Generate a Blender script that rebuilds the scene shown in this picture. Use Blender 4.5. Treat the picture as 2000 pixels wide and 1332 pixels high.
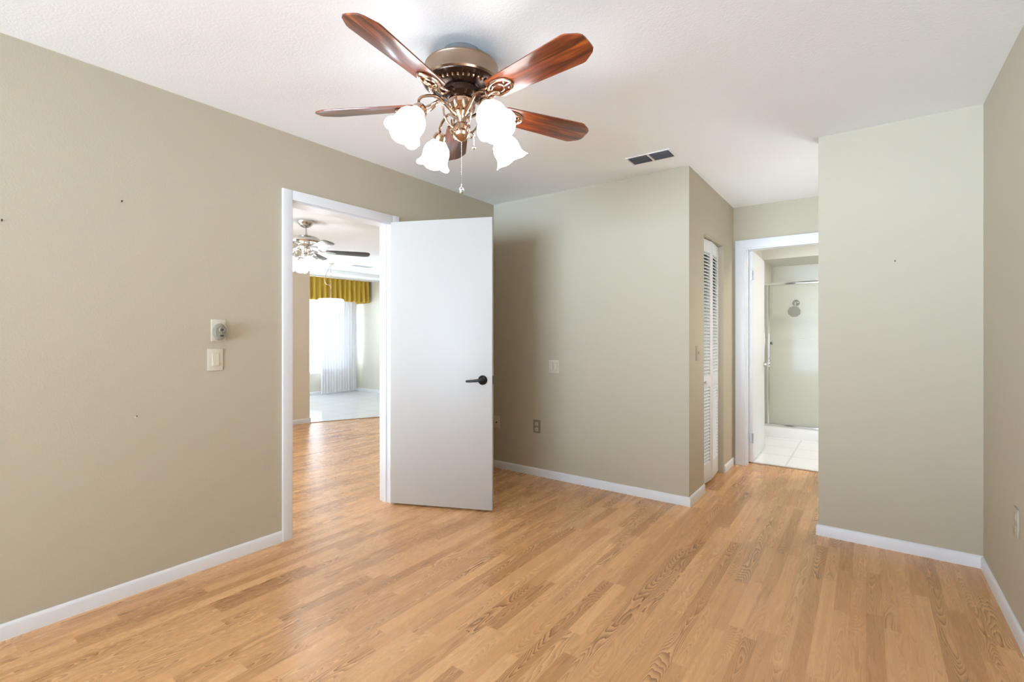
import bpy, bmesh, math, random
from mathutils import Vector, Matrix
PI = math.pi
random.seed(4)
scene = bpy.context.scene
C = scene.collection
for o in list(bpy.data.objects):
    bpy.data.objects.remove(o)

# ------------------------------------------------------------------ camera, daylight, exposure
H = 2.44            # ceiling height
EYE = 1.225
cd = bpy.data.cameras.new('camera')
cam = bpy.data.objects.new('camera', cd)
C.objects.link(cam)
cd.sensor_width = 36.0
cd.lens = 36.0 * 948.0 / 2000.0
cd.shift_y = -11.0 / 2000.0
cd.clip_start = 0.02
cam.location = (0, 0, EYE)
cam.rotation_euler = (PI / 2, 0, math.radians(36.128))
scene.camera = cam

SKY, GROUND_FILL = 7.4, 35.0      # open sky, and an added ground glow that lifts the ceiling light
w = bpy.data.worlds.new('daylight')
scene.world = w
w.use_nodes = True
bg = w.node_tree.nodes['Background']
wt = w.node_tree
tcw = wt.nodes.new('ShaderNodeTexCoord')
spw = wt.nodes.new('ShaderNodeSeparateXYZ')
crw = wt.nodes.new('ShaderNodeValToRGB')
wt.links.new(tcw.outputs['Generated'], spw.inputs[0])
maw = wt.nodes.new('ShaderNodeMath')
maw.operation = 'MULTIPLY_ADD'
maw.inputs[1].default_value = .5
maw.inputs[2].default_value = .5
wt.links.new(spw.outputs[2], maw.inputs[0])
wt.links.new(maw.outputs[0], crw.inputs[0])
GC, SC = (.74, .955, 1.23), (.76, .95, 1.19)
# added ground glow, graded brighter towards the horizon to even out the ceiling
stops = [(.365, GC, GROUND_FILL * .72), (.425, GC, GROUND_FILL), (.488, GC, GROUND_FILL), (.512, SC, SKY)]
for k_, (ps, cc_, st) in enumerate(stops):
    el_ = crw.color_ramp.elements[k_] if k_ < 2 else crw.color_ramp.elements.new(ps)
    el_.position = ps
    el_.color = (cc_[0] * st / 70, cc_[1] * st / 70, cc_[2] * st / 70, 1)
wt.links.new(crw.outputs[0], bg.inputs[0])
bg.inputs[1].default_value = 70.0

scene.view_settings.view_transform = 'Standard'
scene.view_settings.look = 'None'
scene.view_settings.gamma = 1.0
scene.view_settings.use_curve_mapping = False
scene.view_settings.exposure = 0.26
scene.cycles.max_bounces = 12
scene.cycles.diffuse_bounces = 7
scene.cycles.glossy_bounces = 5
scene.cycles.transmission_bounces = 8
scene.cycles.transparent_max_bounces = 12
scene.cycles.sample_clamp_indirect = 6.0
scene.cycles.caustics_reflective = False
scene.cycles.caustics_refractive = False
scene.cycles.use_denoising = True


def window_portal(name, loc, rot, sx, sy):
    """marks a window opening so that the daylight through it is sampled well"""
    d = bpy.data.lights.new(name, 'AREA')
    d.shape = 'RECTANGLE'
    d.size, d.size_y = sx, sy
    d.cycles.is_portal = True
    o = bpy.data.objects.new(name, d)
    C.objects.link(o)
    o.location, o.rotation_euler = loc, rot


def room_lamp(name, loc, energy, size, color=(1, .95, .88), rot=(0, 0, 0)):
    d = bpy.data.lights.new(name, 'AREA')
    d.shape = 'DISK'
    d.size = size
    d.energy = energy
    d.color = color
    o = bpy.data.objects.new(name, d)
    C.objects.link(o)
    o.location, o.rotation_euler = loc, rot


# room dimensions (metres): camera stands at x=0, y=0
XL, XR = -2.806, 0.497          # left / right wall faces
YB, YREAR = 3.555, -4.80        # back wall face, wall behind the camera
YLIV = -1.30                    # living room wall behind the camera
YRET = 3.52                     # short wall right of the hall
HX = -1.025                     # hall left wall face
HEND = 4.985                    # hall end wall face
LX = -6.33                      # living room far wall face
WX, SY = -9.15, 6.66            # dining window wall, dining side wall
REAR_WIN = (-2.70, 0.40, 0.05, 2.05)
LEFT_WIN = (-4.60, -2.60, 0.05, 2.05)     # y0 y1 z0 z1, left wall behind the camera
LIV_FILL_WIN = (-6.1, -3.1, 0.05, 2.15)  # unseen opening added to let more daylight into the living room
LIVW_FILL_WIN = (-1.1, 1.75, 0.05, 2.15)       # y0 y1 z0 z1, added in the far wall to brighten the living room
DINN_FILL_WIN = (-8.2, -7.1, 0.05, 2.15)  # unseen opening added to light the dining floor, side wall and curtain
DIN_WIN = (3.3, 6.46, 0.44, 2.10)         # y0 y1 z0 z1
window_portal('rear_daylight', ((REAR_WIN[0] + REAR_WIN[1]) / 2, YREAR - .06, (REAR_WIN[2] + REAR_WIN[3]) / 2), (PI / 2, 0, 0),
              REAR_WIN[1] - REAR_WIN[0], REAR_WIN[3] - REAR_WIN[2])
window_portal('left_daylight', (XL - .06, (LEFT_WIN[0] + LEFT_WIN[1]) / 2, (LEFT_WIN[2] + LEFT_WIN[3]) / 2), (PI / 2, 0, -PI / 2),
              LEFT_WIN[1] - LEFT_WIN[0], LEFT_WIN[3] - LEFT_WIN[2])
window_portal('living_fill_daylight', ((LIV_FILL_WIN[0] + LIV_FILL_WIN[1]) / 2, YLIV - .06, (LIV_FILL_WIN[2] + LIV_FILL_WIN[3]) / 2), (PI / 2, 0, 0),
              LIV_FILL_WIN[1] - LIV_FILL_WIN[0], LIV_FILL_WIN[3] - LIV_FILL_WIN[2])
window_portal('dining_daylight', (WX - .06, (DIN_WIN[0] + DIN_WIN[1]) / 2, (DIN_WIN[2] + DIN_WIN[3]) / 2), (PI / 2, 0, -PI / 2),
              DIN_WIN[1] - DIN_WIN[0], DIN_WIN[3] - DIN_WIN[2])
window_portal('living_side_fill_daylight', (LX - .06, (LIVW_FILL_WIN[0] + LIVW_FILL_WIN[1]) / 2, (LIVW_FILL_WIN[2] + LIVW_FILL_WIN[3]) / 2), (PI / 2, 0, -PI / 2),
              LIVW_FILL_WIN[1] - LIVW_FILL_WIN[0], LIVW_FILL_WIN[3] - LIVW_FILL_WIN[2])
window_portal('dining_side_fill_daylight', ((DINN_FILL_WIN[0] + DINN_FILL_WIN[1]) / 2, 1.95, (DINN_FILL_WIN[2] + DINN_FILL_WIN[3]) / 2), (PI / 2, 0, 0),
              DINN_FILL_WIN[1] - DINN_FILL_WIN[0], DINN_FILL_WIN[3] - DINN_FILL_WIN[2])
room_lamp('bathroom_light', (0.5, 5.7, 2.40), 28, .35, (1, .98, .95))
hd_ = bpy.data.lights.new('hall_fill_light', 'POINT')  # added unseen fill lamp without a fixture, brightens the hall walls
hd_.energy, hd_.shadow_soft_size, hd_.color = 15, .10, (.92, .97, 1)
ho_ = bpy.data.objects.new('hall_fill_light', hd_)
C.objects.link(ho_)
ho_.location = (-.06, 4.02, 1.30)


# ------------------------------------------------------------------ materials
def new_mat(name):
    m = bpy.data.materials.new(name)
    m.use_nodes = True
    nt = m.node_tree
    return m, nt, nt.nodes['Principled BSDF'], nt.nodes['Material Output']


def nd(nt, typ, ins=None, **props):
    n = nt.nodes.new(typ)
    for k, v in props.items():
        setattr(n, k, v)
    for k, v in (ins or {}).items():
        if hasattr(v, 'is_output'):
            nt.links.new(v, n.inputs[k])
        else:
            n.inputs[k].default_value = v
    return n


def mth(nt, op, a, b=None, c=None, clamp=False):
    n = nt.nodes.new('ShaderNodeMath')
    n.operation = op
    n.use_clamp = clamp
    for i, v in enumerate((a, b, c)):
        if v is None:
            continue
        if hasattr(v, 'is_output'):
            nt.links.new(v, n.inputs[i])
        else:
            n.inputs[i].default_value = v
    return n.outputs[0]


def mixc(nt, fac, a, b, mode='MIX'):
    n = nt.nodes.new('ShaderNodeMix')
    n.data_type = 'RGBA'
    n.blend_type = mode
    for i, v in ((0, fac), (6, a), (7, b)):
        if hasattr(v, 'is_output'):
            nt.links.new(v, n.inputs[i])
        else:
            n.inputs[i].default_value = v if i == 0 else (v[0], v[1], v[2], 1)
    return n.outputs[2]


def simple(name, col, rough=.5, metal=0.0, bump=0.0, bscale=60.0, vary=0.0, **kw):
    m, nt, b, out = new_mat(name)
    b.inputs['Roughness'].default_value = rough
    b.inputs['Metallic'].default_value = metal
    for k, v in kw.items():
        b.inputs[k.replace('_', ' ')].default_value = v
    geo = nd(nt, 'ShaderNodeNewGeometry')
    noi = nd(nt, 'ShaderNodeTexNoise', {'Vector': geo.outputs['Position'], 'Scale': bscale, 'Detail': 3.0})
    if vary:
        d = tuple(c * (1 - vary) for c in col)
        nt.links.new(mixc(nt, noi.outputs['Fac'], d, tuple(min(1, c * (1 + vary)) for c in col)), b.inputs['Base Color'])
    else:
        b.inputs['Base Color'].default_value = (*col, 1)
    if bump:
        bm = nd(nt, 'ShaderNodeBump', {'Height': noi.outputs['Fac'], 'Strength': bump, 'Distance': .002})
        nt.links.new(bm.outputs[0], b.inputs['Normal'])
    return m


def emitter(name, col, strength):
    m, nt, b, out = new_mat(name)
    b.inputs['Base Color'].default_value = (.9, .9, .88, 1)
    b.inputs['Roughness'].default_value = .35
    b.inputs['Emission Color'].default_value = (*col, 1)
    b.inputs['Emission Strength'].default_value = strength
    return m


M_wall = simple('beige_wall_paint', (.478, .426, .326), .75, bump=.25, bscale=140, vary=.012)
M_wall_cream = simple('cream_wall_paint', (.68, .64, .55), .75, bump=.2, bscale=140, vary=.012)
M_ceil = simple('white_ceiling_paint', (.90, .925, .955), .85, bump=.35, bscale=110)
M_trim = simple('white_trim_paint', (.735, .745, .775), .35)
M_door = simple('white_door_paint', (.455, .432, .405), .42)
M_louv = simple('white_louver_paint', (.74, .75, .77), .45)
M_black = simple('black_metal', (.012, .012, .013), .28, metal=.4)
M_chrome = simple('chrome', (.78, .79, .80), .12, metal=1)
M_nickel = simple('brushed_nickel', (.60, .585, .56), .25, metal=1)
M_dark_chrome = simple('dark_chrome', (.16, .16, .155), .2, metal=1)
M_bronze = simple('antique_bronze', (.36, .26, .19), .30, metal=1)
M_dark_bronze = simple('dark_bronze', (.050, .032, .024), .22, metal=.85)
M_copper = simple('polished_antique_brass', (.55, .39, .29), .17, metal=1)
M_steel_hinge = simple('hinge_steel', (.45, .45, .46), .3, metal=1)
M_plate = simple('ivory_plastic', (.50, .455, .36), .4)
M_plate_white = simple('white_plastic', (.61, .56, .46), .4)
M_plate_grey = simple('taupe_plastic', (.25, .22, .17), .4)
M_plate_tan = simple('painted_cover_plate', (.43, .38, .29), .5)
M_dev = simple('grey_plastic', (.25, .23, .18), .4)
M_hole = simple('dark_slot', (.02, .018, .015), .6)
M_vent_slot = simple('vent_slats', (.30, .305, .32), .5)
M_vent_shade = simple('vent_shade_grey', (.58, .58, .58), .5)  # grey stands for the shade behind the slats
M_vent = simple('vent_frame_paint', (.80, .81, .83), .45)
M_strip = simple('transition_strip', (.33, .25, .19), .4)
M_shade = emitter('lit_frosted_glass', (1, .99, .98), 7.0)
M_shade_far = emitter('lit_milk_glass', (1, .98, .96), 9.0)
M_pendant = emitter('lit_pendant_glass', (1, .98, .95), 1.6)


def floor_wood():
    m, nt, b, out = new_mat('oak_laminate')
    geo = nd(nt, 'ShaderNodeNewGeometry')
    sep = nd(nt, 'ShaderNodeSeparateXYZ', {'Vector': geo.outputs['Position']})
    X, Y = sep.outputs[0], sep.outputs[1]
    W, L = .059, .60
    u = mth(nt, 'DIVIDE', X, W)
    row = mth(nt, 'FLOOR', u)
    fx = mth(nt, 'FRACT', u)
    rw = nd(nt, 'ShaderNodeTexWhiteNoise', {'W': row}, noise_dimensions='1D')
    v = mth(nt, 'DIVIDE', mth(nt, 'ADD', Y, mth(nt, 'MULTIPLY', rw.outputs['Value'], 7.0)), L)
    # uneven strip lengths
    v = mth(nt, 'ADD', v, mth(nt, 'MULTIPLY', mth(nt, 'SINE', mth(nt, 'MULTIPLY', v, 2.1)), .22))
    colm = mth(nt, 'FLOOR', v)
    fy = mth(nt, 'FRACT', v)
    idv = nd(nt, 'ShaderNodeCombineXYZ', {'X': row, 'Y': colm, 'Z': 3.0})
    wn = nd(nt, 'ShaderNodeTexWhiteNoise', {'Vector': idv.outputs[0]}, noise_dimensions='3D')
    rs = nd(nt, 'ShaderNodeSeparateColor', {'Color': wn.outputs['Color']})
    r1, r2, r3 = rs.outputs[0], rs.outputs[1], rs.outputs[2]
    # slow figure of the wood, read as contour lines: cathedral arches and eyes
    gx = mth(nt, 'ADD', mth(nt, 'MULTIPLY', X, 13.0), mth(nt, 'MULTIPLY', r1, 60.0))
    gy = mth(nt, 'ADD', mth(nt, 'MULTIPLY', Y, 2.3), mth(nt, 'MULTIPLY', r2, 60.0))
    gv = nd(nt, 'ShaderNodeCombineXYZ', {'X': gx, 'Y': gy, 'Z': mth(nt, 'MULTIPLY', r3, 40.0)})
    n1 = nd(nt, 'ShaderNodeTexNoise', {'Vector': gv.outputs[0], 'Scale': 1.0, 'Detail': 1.2, 'Roughness': .35})
    wv = nd(nt, 'ShaderNodeCombineXYZ', {'X': mth(nt, 'MULTIPLY', X, 160.0), 'Y': mth(nt, 'MULTIPLY', Y, 14.0), 'Z': r2})
    n2 = nd(nt, 'ShaderNodeTexNoise', {'Vector': wv.outputs[0], 'Scale': 1.0, 'Detail': 2.0})
    ph = mth(nt, 'ADD', mth(nt, 'MULTIPLY', n1.outputs['Fac'], 20.0), mth(nt, 'MULTIPLY', n2.outputs['Fac'], .55))
    # arches: the lines bend towards one end of the strip
    cxx = mth(nt, 'SUBTRACT', fx, mth(nt, 'ADD', .35, mth(nt, 'MULTIPLY', r2, .3)))
    arch = mth(nt, 'MULTIPLY', mth(nt, 'MULTIPLY', cxx, cxx), 13.0)
    sgn = mth(nt, 'SIGN', mth(nt, 'SUBTRACT', r1, .5))
    ph = mth(nt, 'ADD', ph, mth(nt, 'ADD', arch, mth(nt, 'MULTIPLY', mth(nt, 'MULTIPLY', Y, sgn), 11.0)))
    ring = mth(nt, 'FRACT', ph)
    ring = mth(nt, 'POWER', ring, 1.7)                      # soft early wood, crisp late wood line
    # only some strips carry a bold figure
    bold = nd(nt, 'ShaderNodeMapRange', {'Value': r3, 'From Min': .15, 'From Max': .65, 'To Min': .20, 'To Max': 1.0}).outputs[0]
    patch = nd(nt, 'ShaderNodeTexNoise', {'Vector': gv.outputs[0], 'Scale': .33, 'Detail': 1.0})
    pm = nd(nt, 'ShaderNodeMapRange', {'Value': patch.outputs['Fac'], 'From Min': .36, 'From Max': .56, 'To Min': .35, 'To Max': 1.0}).outputs[0]
    ringf = mth(nt, 'MULTIPLY', mth(nt, 'MULTIPLY', ring, bold), pm)
    # fine straight fibres
    fv = nd(nt, 'ShaderNodeCombineXYZ', {'X': mth(nt, 'MULTIPLY', X, 420.0), 'Y': mth(nt, 'MULTIPLY', Y, 6.0), 'Z': r1})
    fib = nd(nt, 'ShaderNodeTexNoise', {'Vector': fv.outputs[0], 'Scale': 1.0, 'Detail': 3.0})
    bv = nd(nt, 'ShaderNodeCombineXYZ', {'X': mth(nt, 'MULTIPLY', X, 45.0), 'Y': mth(nt, 'MULTIPLY', Y, 1.6), 'Z': mth(nt, 'MULTIPLY', r1, 9.0)})
    band = nd(nt, 'ShaderNodeTexNoise', {'Vector': bv.outputs[0], 'Scale': 1.0, 'Detail': 2.0})
    cols = nd(nt, 'ShaderNodeValToRGB', {'Fac': r1})
    el = cols.color_ramp.elements
    el[0].position, el[0].color = 0.0, (0.594, 0.309, 0.131, 1)
    el[1].position, el[1].color = 1.0, (0.820, 0.478, 0.227, 1)
    e = el.new(.35)
    e.color = (0.750, 0.410, 0.182, 1)
    e = el.new(.7)
    e.color = (0.820, 0.457, 0.208, 1)
    c = cols.outputs[0]
    c = mixc(nt, mth(nt, 'MULTIPLY', mth(nt, 'SUBTRACT', band.outputs['Fac'], .35, clamp=True), .9, clamp=True), c, (0.642, 0.343, 0.148))
    c = mixc(nt, mth(nt, 'MULTIPLY', mth(nt, 'SUBTRACT', fib.outputs['Fac'], .42, clamp=True), .75, clamp=True), c, (0.578, 0.300, 0.124))
    c = mixc(nt, mth(nt, 'MULTIPLY', ringf, .95), c, (0.165, 0.062, 0.021))
    # joints between strips
    ex = mth(nt, 'MINIMUM', fx, mth(nt, 'SUBTRACT', 1.0, fx))
    ey = mth(nt, 'MULTIPLY', mth(nt, 'MINIMUM', fy, mth(nt, 'SUBTRACT', 1.0, fy)), L / W)
    seam = mth(nt, 'LESS_THAN', mth(nt, 'MINIMUM', ex, ey), .012)
    c = mixc(nt, mth(nt, 'MULTIPLY', seam, .16), c, (.22, .10, .045))
    nt.links.new(c, b.inputs['Base Color'])
    b.inputs['Roughness'].default_value = .27
    b.inputs['Specular IOR Level'].default_value = .5
    rough = nd(nt, 'ShaderNodeMapRange', {'Value': band.outputs['Fac'], 'To Min': .22, 'To Max': .33}).outputs[0]
    nt.links.new(rough, b.inputs['Roughness'])
    bm = nd(nt, 'ShaderNodeBump', {'Height': fib.outputs['Fac'], 'Strength': .06, 'Distance': .0006})
    nt.links.new(bm.outputs[0], b.inputs['Normal'])
    return m


def tile(name, col, grout, size, ox, oy, rough=.15, gw=.008):
    m, nt, b, out = new_mat(name)
    geo = nd(nt, 'ShaderNodeNewGeometry')
    sep = nd(nt, 'ShaderNodeSeparateXYZ', {'Vector': geo.outputs['Position']})
    es = []
    ids = []
    for k, off in ((0, ox), (1, oy)):
        u = mth(nt, 'DIVIDE', mth(nt, 'SUBTRACT', sep.outputs[k], off), size)
        f = mth(nt, 'FRACT', u)
        ids.append(mth(nt, 'FLOOR', u))
        es.append(mth(nt, 'MINIMUM', f, mth(nt, 'SUBTRACT', 1.0, f)))
    g = mth(nt, 'LESS_THAN', mth(nt, 'MINIMUM', es[0], es[1]), gw / size)
    wv = nd(nt, 'ShaderNodeCombineXYZ', {'X': ids[0], 'Y': ids[1]})
    wn = nd(nt, 'ShaderNodeTexWhiteNoise', {'Vector': wv.outputs[0]}, noise_dimensions='3D')
    noi = nd(nt, 'ShaderNodeTexNoise', {'Vector': geo.outputs['Position'], 'Scale': 5.0, 'Detail': 4.0})
    c = mixc(nt, mth(nt, 'MULTIPLY', noi.outputs['Fac'], .25), col, tuple(x * .88 for x in col))
    c = mixc(nt, mth(nt, 'MULTIPLY', wn.outputs['Value'], .12), c, tuple(x * .85 for x in col))
    c = mixc(nt, g, c, grout)
    nt.links.new(c, b.inputs['Base Color'])
    b.inputs['Roughness'].default_value = rough
    return m


def cherry():
    m, nt, b, out = new_mat('cherry_blade_wood')
    tc = nd(nt, 'ShaderNodeTexCoord')
    mp = nd(nt, 'ShaderNodeMapping', {'Vector': tc.outputs['Object'], 'Scale': (2.2, 34.0, 10.0)})
    n = nd(nt, 'ShaderNodeTexNoise', {'Vector': mp.outputs[0], 'Scale': 1.0, 'Detail': 5.0, 'Distortion': 1.4})
    cr = nd(nt, 'ShaderNodeValToRGB', {'Fac': n.outputs['Fac']})
    el = cr.color_ramp.elements
    el[0].position, el[0].color = .33, (.050, .010, .004, 1)
    el[1].position, el[1].color = .70, (.42, .095, .018, 1)
    e = el.new(.5)
    e.color = (.20, .040, .010, 1)
    nt.links.new(cr.outputs[0], b.inputs['Base Color'])
    b.inputs['Roughness'].default_value = .33
    b.inputs['Coat Weight'].default_value = .8
    b.inputs['Coat Roughness'].default_value = .18
    return m


def glass_sheet(name, tint, rough, gloss=.12):
    """thin glazing: mostly clear, a little mirror"""
    m, nt, b, out = new_mat(name)
    nt.nodes.remove(b)
    tr = nd(nt, 'ShaderNodeBsdfTransparent', {'Color': (*tint, 1)})
    gl = nd(nt, 'ShaderNodeBsdfGlossy', {'Color': (1, 1, 1, 1), 'Roughness': rough})
    mx = nd(nt, 'ShaderNodeMixShader', {'Fac': gloss, 1: tr.outputs[0], 2: gl.outputs[0]})
    nt.links.new(mx.outputs[0], out.inputs['Surface'])
    return m


def shower_glass():
    m, nt, b, out = new_mat('shower_glass')
    nt.nodes.remove(b)
    tr = nd(nt, 'ShaderNodeBsdfTransparent', {'Color': (.95, .955, .94, 1)})
    tl = nd(nt, 'ShaderNodeBsdfTranslucent', {'Color': (.88, .89, .86, 1)})
    df = nd(nt, 'ShaderNodeBsdfDiffuse', {'Color': (.82, .835, .80, 1)})
    gl = nd(nt, 'ShaderNodeBsdfGlossy', {'Roughness': .08})
    # mineral film left by the water, heavier on the lower two thirds
    geo = nd(nt, 'ShaderNodeNewGeometry')
    sep = nd(nt, 'ShaderNodeSeparateXYZ', {'Vector': geo.outputs['Position']})
    film = nd(nt, 'ShaderNodeMapRange', {'Value': sep.outputs[2], 'From Min': 1.05, 'From Max': 1.40, 'To Min': .34, 'To Max': .16}).outputs[0]
    a = nd(nt, 'ShaderNodeMixShader', {'Fac': .5, 1: tl.outputs[0], 2: df.outputs[0]})
    s = nd(nt, 'ShaderNodeMixShader', {'Fac': film, 1: tr.outputs[0], 2: a.outputs[0]})
    f = nd(nt, 'ShaderNodeMixShader', {'Fac': .004, 1: s.outputs[0], 2: gl.outputs[0]})
    nt.links.new(f.outputs[0], out.inputs['Surface'])
    return m


def sheer():
    m, nt, b, out = new_mat('sheer_white_fabric')
    nt.nodes.remove(b)
    geo = nd(nt, 'ShaderNodeNewGeometry')
    tr = nd(nt, 'ShaderNodeBsdfTransparent', {'Color': (1, 1, 1, 1)})
    tl = nd(nt, 'ShaderNodeBsdfTranslucent', {'Color': (.9, .9, .92, 1)})
    df = nd(nt, 'ShaderNodeBsdfDiffuse', {'Color': (.88, .88, .90, 1)})
    a = nd(nt, 'ShaderNodeMixShader', {'Fac': .86, 1: tl.outputs[0], 2: df.outputs[0]})
    wv = nd(nt, 'ShaderNodeTexNoise', {'Vector': geo.outputs['Position'], 'Scale': 300.0})
    fac = mth(nt, 'ADD', mth(nt, 'MULTIPLY', wv.outputs['Fac'], .04), .91)
    s = nd(nt, 'ShaderNodeMixShader', {'Fac': fac, 1: tr.outputs[0], 2: a.outputs[0]})
    nt.links.new(s.outputs[0], out.inputs['Surface'])
    return m


M_floor = floor_wood()
M_tile_dining = tile('dining_floor_tile', (.74, .755, .77), (.60, .61, .62), .42, -8.6, 5.0, .12)
M_tile_bath = tile('bathroom_floor_tile', (.88, .88, .885), (.70, .70, .71), .42, -.61, 5.62, .2)
M_cherry = cherry()
M_glass = glass_sheet('window_glass', (.97, .985, .98), .02, .05)
M_glass_tinted = glass_sheet('tinted_window_glass', (.70, .675, .64), .02, .05)
M_glass_grey = glass_sheet('grey_window_glass', (.58, .55, .51), .02, .05)
M_shower_glass = shower_glass()
M_sheer = sheer()
M_mustard = simple('mustard_fabric', (.56, .365, .050), .85, bump=.4, bscale=500, vary=.05)
M_shower_wall = simple('cream_shower_panel', (.80, .78, .70), .25)
M_bath_wall = simple('bathroom_wall_paint', (.70, .69, .64), .7, bump=.2, bscale=140)
M_curb = simple('white_shower_base', (.86, .86, .87), .3)
M_blade_top = simple('walnut_blade', (.050, .048, .050), .35)
M_blade_pale = simple('pale_blade', (.80, .80, .80), .35)


# ------------------------------------------------------------------ mesh helpers
def finish(bm, name, mat, parent=None, loc=None, rot=None, angle=32, props=None):
    bmesh.ops.recalc_face_normals(bm, faces=bm.faces[:])
    lim = math.radians(angle)
    for f in bm.faces:
        f.smooth = True
    for e in bm.edges:
        if len(e.link_faces) != 2 or e.calc_face_angle(0) > lim:
            e.smooth = False
    me = bpy.data.meshes.new(name)
    bm.to_mesh(me)
    bm.free()
    mats = mat if isinstance(mat, (list, tuple)) else [mat]
    for m in mats:
        me.materials.append(m)
    o = bpy.data.objects.new(name, me)
    C.objects.link(o)
    if parent is not None:
        o.parent = parent
    if loc is not None:
        o.location = loc
    if rot is not None:
        o.rotation_euler = rot
    for k, v in (props or {}).items():
        o[k] = v
    return o


def add_box(bm, x0, x1, y0, y1, z0, z1, bev=0.0, M=None, mi=0):
    vs = [bm.verts.new((x, y, z)) for x in (x0, x1) for y in (y0, y1) for z in (z0, z1)]
    idx = [(0, 1, 3, 2), (4, 6, 7, 5), (0, 4, 5, 1), (2, 3, 7, 6), (0, 2, 6, 4), (1, 5, 7, 3)]
    fs = []
    for i in idx:
        f = bm.faces.new([vs[k] for k in i])
        f.material_index = mi
        fs.append(f)
    out = vs
    if bev > 0:
        es = list({e for f in fs for e in f.edges})
        r = bmesh.ops.bevel(bm, geom=es, offset=bev, segments=2, profile=.6, affect='EDGES')
        out = list({v for v in r['verts']} | {v for v in vs if v.is_valid})
    if M is not None:
        for v in out:
            v.co = M @ v.co
    return out


def box(x0, x1, y0, y1, z0, z1, bev=0.0):
    bm = bmesh.new()
    add_box(bm, min(x0, x1), max(x0, x1), min(y0, y1), max(y0, y1), min(z0, z1), max(z0, z1), bev)
    return bm


def add_lathe(bm, prof, segs=32, M=None, wave=None):
    """prof: (radius, z) list turned about z. wave(angle, i) scales the radius / lifts z."""
    rings = []
    for i, (r, z) in enumerate(prof):
        ring = []
        for k in range(segs):
            a = 2 * PI * k / segs
            rr, zz = (r, z) if wave is None else wave(a, i, r, z)
            co = Vector((rr * math.cos(a), rr * math.sin(a), zz))
            ring.append(bm.verts.new(M @ co if M is not None else co))
        rings.append(ring)
    for a, b in zip(rings, rings[1:]):
        for k in range(segs):
            bm.faces.new((a[k], a[(k + 1) % segs], b[(k + 1) % segs], b[k]))
    for ring, r in ((rings[0], prof[0][0]), (rings[-1], prof[-1][0])):
        if wave is None and r > 1e-6:
            bm.faces.new(ring)
    return rings


def add_tube(bm, pts, rad, segs=10, cap=True):
    pts = [Vector(p) for p in pts]
    rads = rad if isinstance(rad, (list, tuple)) else [rad] * len(pts)
    up = Vector((0, 0, 1))
    rings = []
    prev = None
    for i, p in enumerate(pts):
        t = (pts[min(i + 1, len(pts) - 1)] - pts[max(i - 1, 0)]).normalized()
        if prev is None:
            n = t.cross(up)
            if n.length < 1e-4:
                n = t.cross(Vector((1, 0, 0)))
        else:
            n = prev - t * prev.dot(t)
        n.normalize()
        prev = n
        b = t.cross(n)
        rings.append([bm.verts.new(p + (n * math.cos(2 * PI * k / segs) + b * math.sin(2 * PI * k / segs)) * rads[i]) for k in range(segs)])
    for a, b in zip(rings, rings[1:]):
        for k in range(segs):
            bm.faces.new((a[k], a[(k + 1) % segs], b[(k + 1) % segs], b[k]))
    if cap:
        bm.faces.new(rings[0])
        bm.faces.new(rings[-1])


def spline(pts, n=8):
    """Catmull-Rom through pts"""
    P = [Vector(p) for p in pts]
    P = [P[0] * 2 - P[1]] + P + [P[-1] * 2 - P[-2]]
    out = []
    for i in range(1, len(P) - 2):
        for k in range(n):
            t = k / n
            a, b, c, d = P[i - 1], P[i], P[i + 1], P[i + 2]
            out.append(.5 * ((2 * b) + (c - a) * t + (2 * a - 5 * b + 4 * c - d) * t * t + (3 * b - a - 3 * c + d) * t ** 3))
    out.append(P[-2])
    return out


def add_prism(bm, outline, z0, z1, M=None, bev=0):
    lo = [bm.verts.new((x, y, z0)) for x, y in outline]
    hi = [bm.verts.new((x, y, z1)) for x, y in outline]
    n = len(outline)
    fs = [bm.faces.new(lo[::-1]), bm.faces.new(hi)]
    for k in range(n):
        fs.append(bm.faces.new((lo[k], lo[(k + 1) % n], hi[(k + 1) % n], hi[k])))
    vs = lo + hi
    if bev:
        es = list({e for f in fs[:2] for e in f.edges})
        r = bmesh.ops.bevel(bm, geom=es, offset=bev, segments=2, profile=.6, affect='EDGES')
        vs = list({v for v in r['verts']} | {v for v in vs if v.is_valid})
    if M is not None:
        for v in vs:
            v.co = M @ v.co
    return vs


def add_ball(bm, c, r, u=14, v=8, sc=(1, 1, 1)):
    prof = [(max(r * math.sin(PI * i / v), 1e-5), -r * math.cos(PI * i / v)) for i in range(v + 1)]
    M = Matrix.Translation(Vector(c)) @ Matrix.Diagonal((sc[0], sc[1], sc[2], 1))
    add_lathe(bm, prof, u, M)


def empty(name, loc, label, cat, rotz=0.0, group=None, kind=None):
    o = bpy.data.objects.new(name, None)
    o.empty_display_size = .1
    C.objects.link(o)
    o.location = loc
    o.rotation_euler = (0, 0, rotz)
    tag(o, label, cat, group, kind)
    return o


def tag(o, label, cat, group=None, kind=None):
    o['label'] = label
    o['category'] = cat
    if group:
        o['group'] = group
    if kind:
        o['kind'] = kind
    return o


def struct(name, bm, mat, label, cat):
    return tag(finish(bm, name, mat), label, cat, kind='structure')


def boxes(*bs):
    bm = bmesh.new()
    for b in bs:
        add_box(bm, *b)
    return bm


# ------------------------------------------------------------------ the room shell
T = .12
# openings: bedroom door in the left wall, closet in the hall wall, bathroom door in the hall end
D1 = (1.578, 2.352, 2.045)
CL = (3.945, 4.600, 2.03)
D2 = (-.930, -.155, 2.045)
HXR = .12           # hall right side, beyond the short wall
TB = HEND + .145    # bathroom tile starts under the bathroom door

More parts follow.
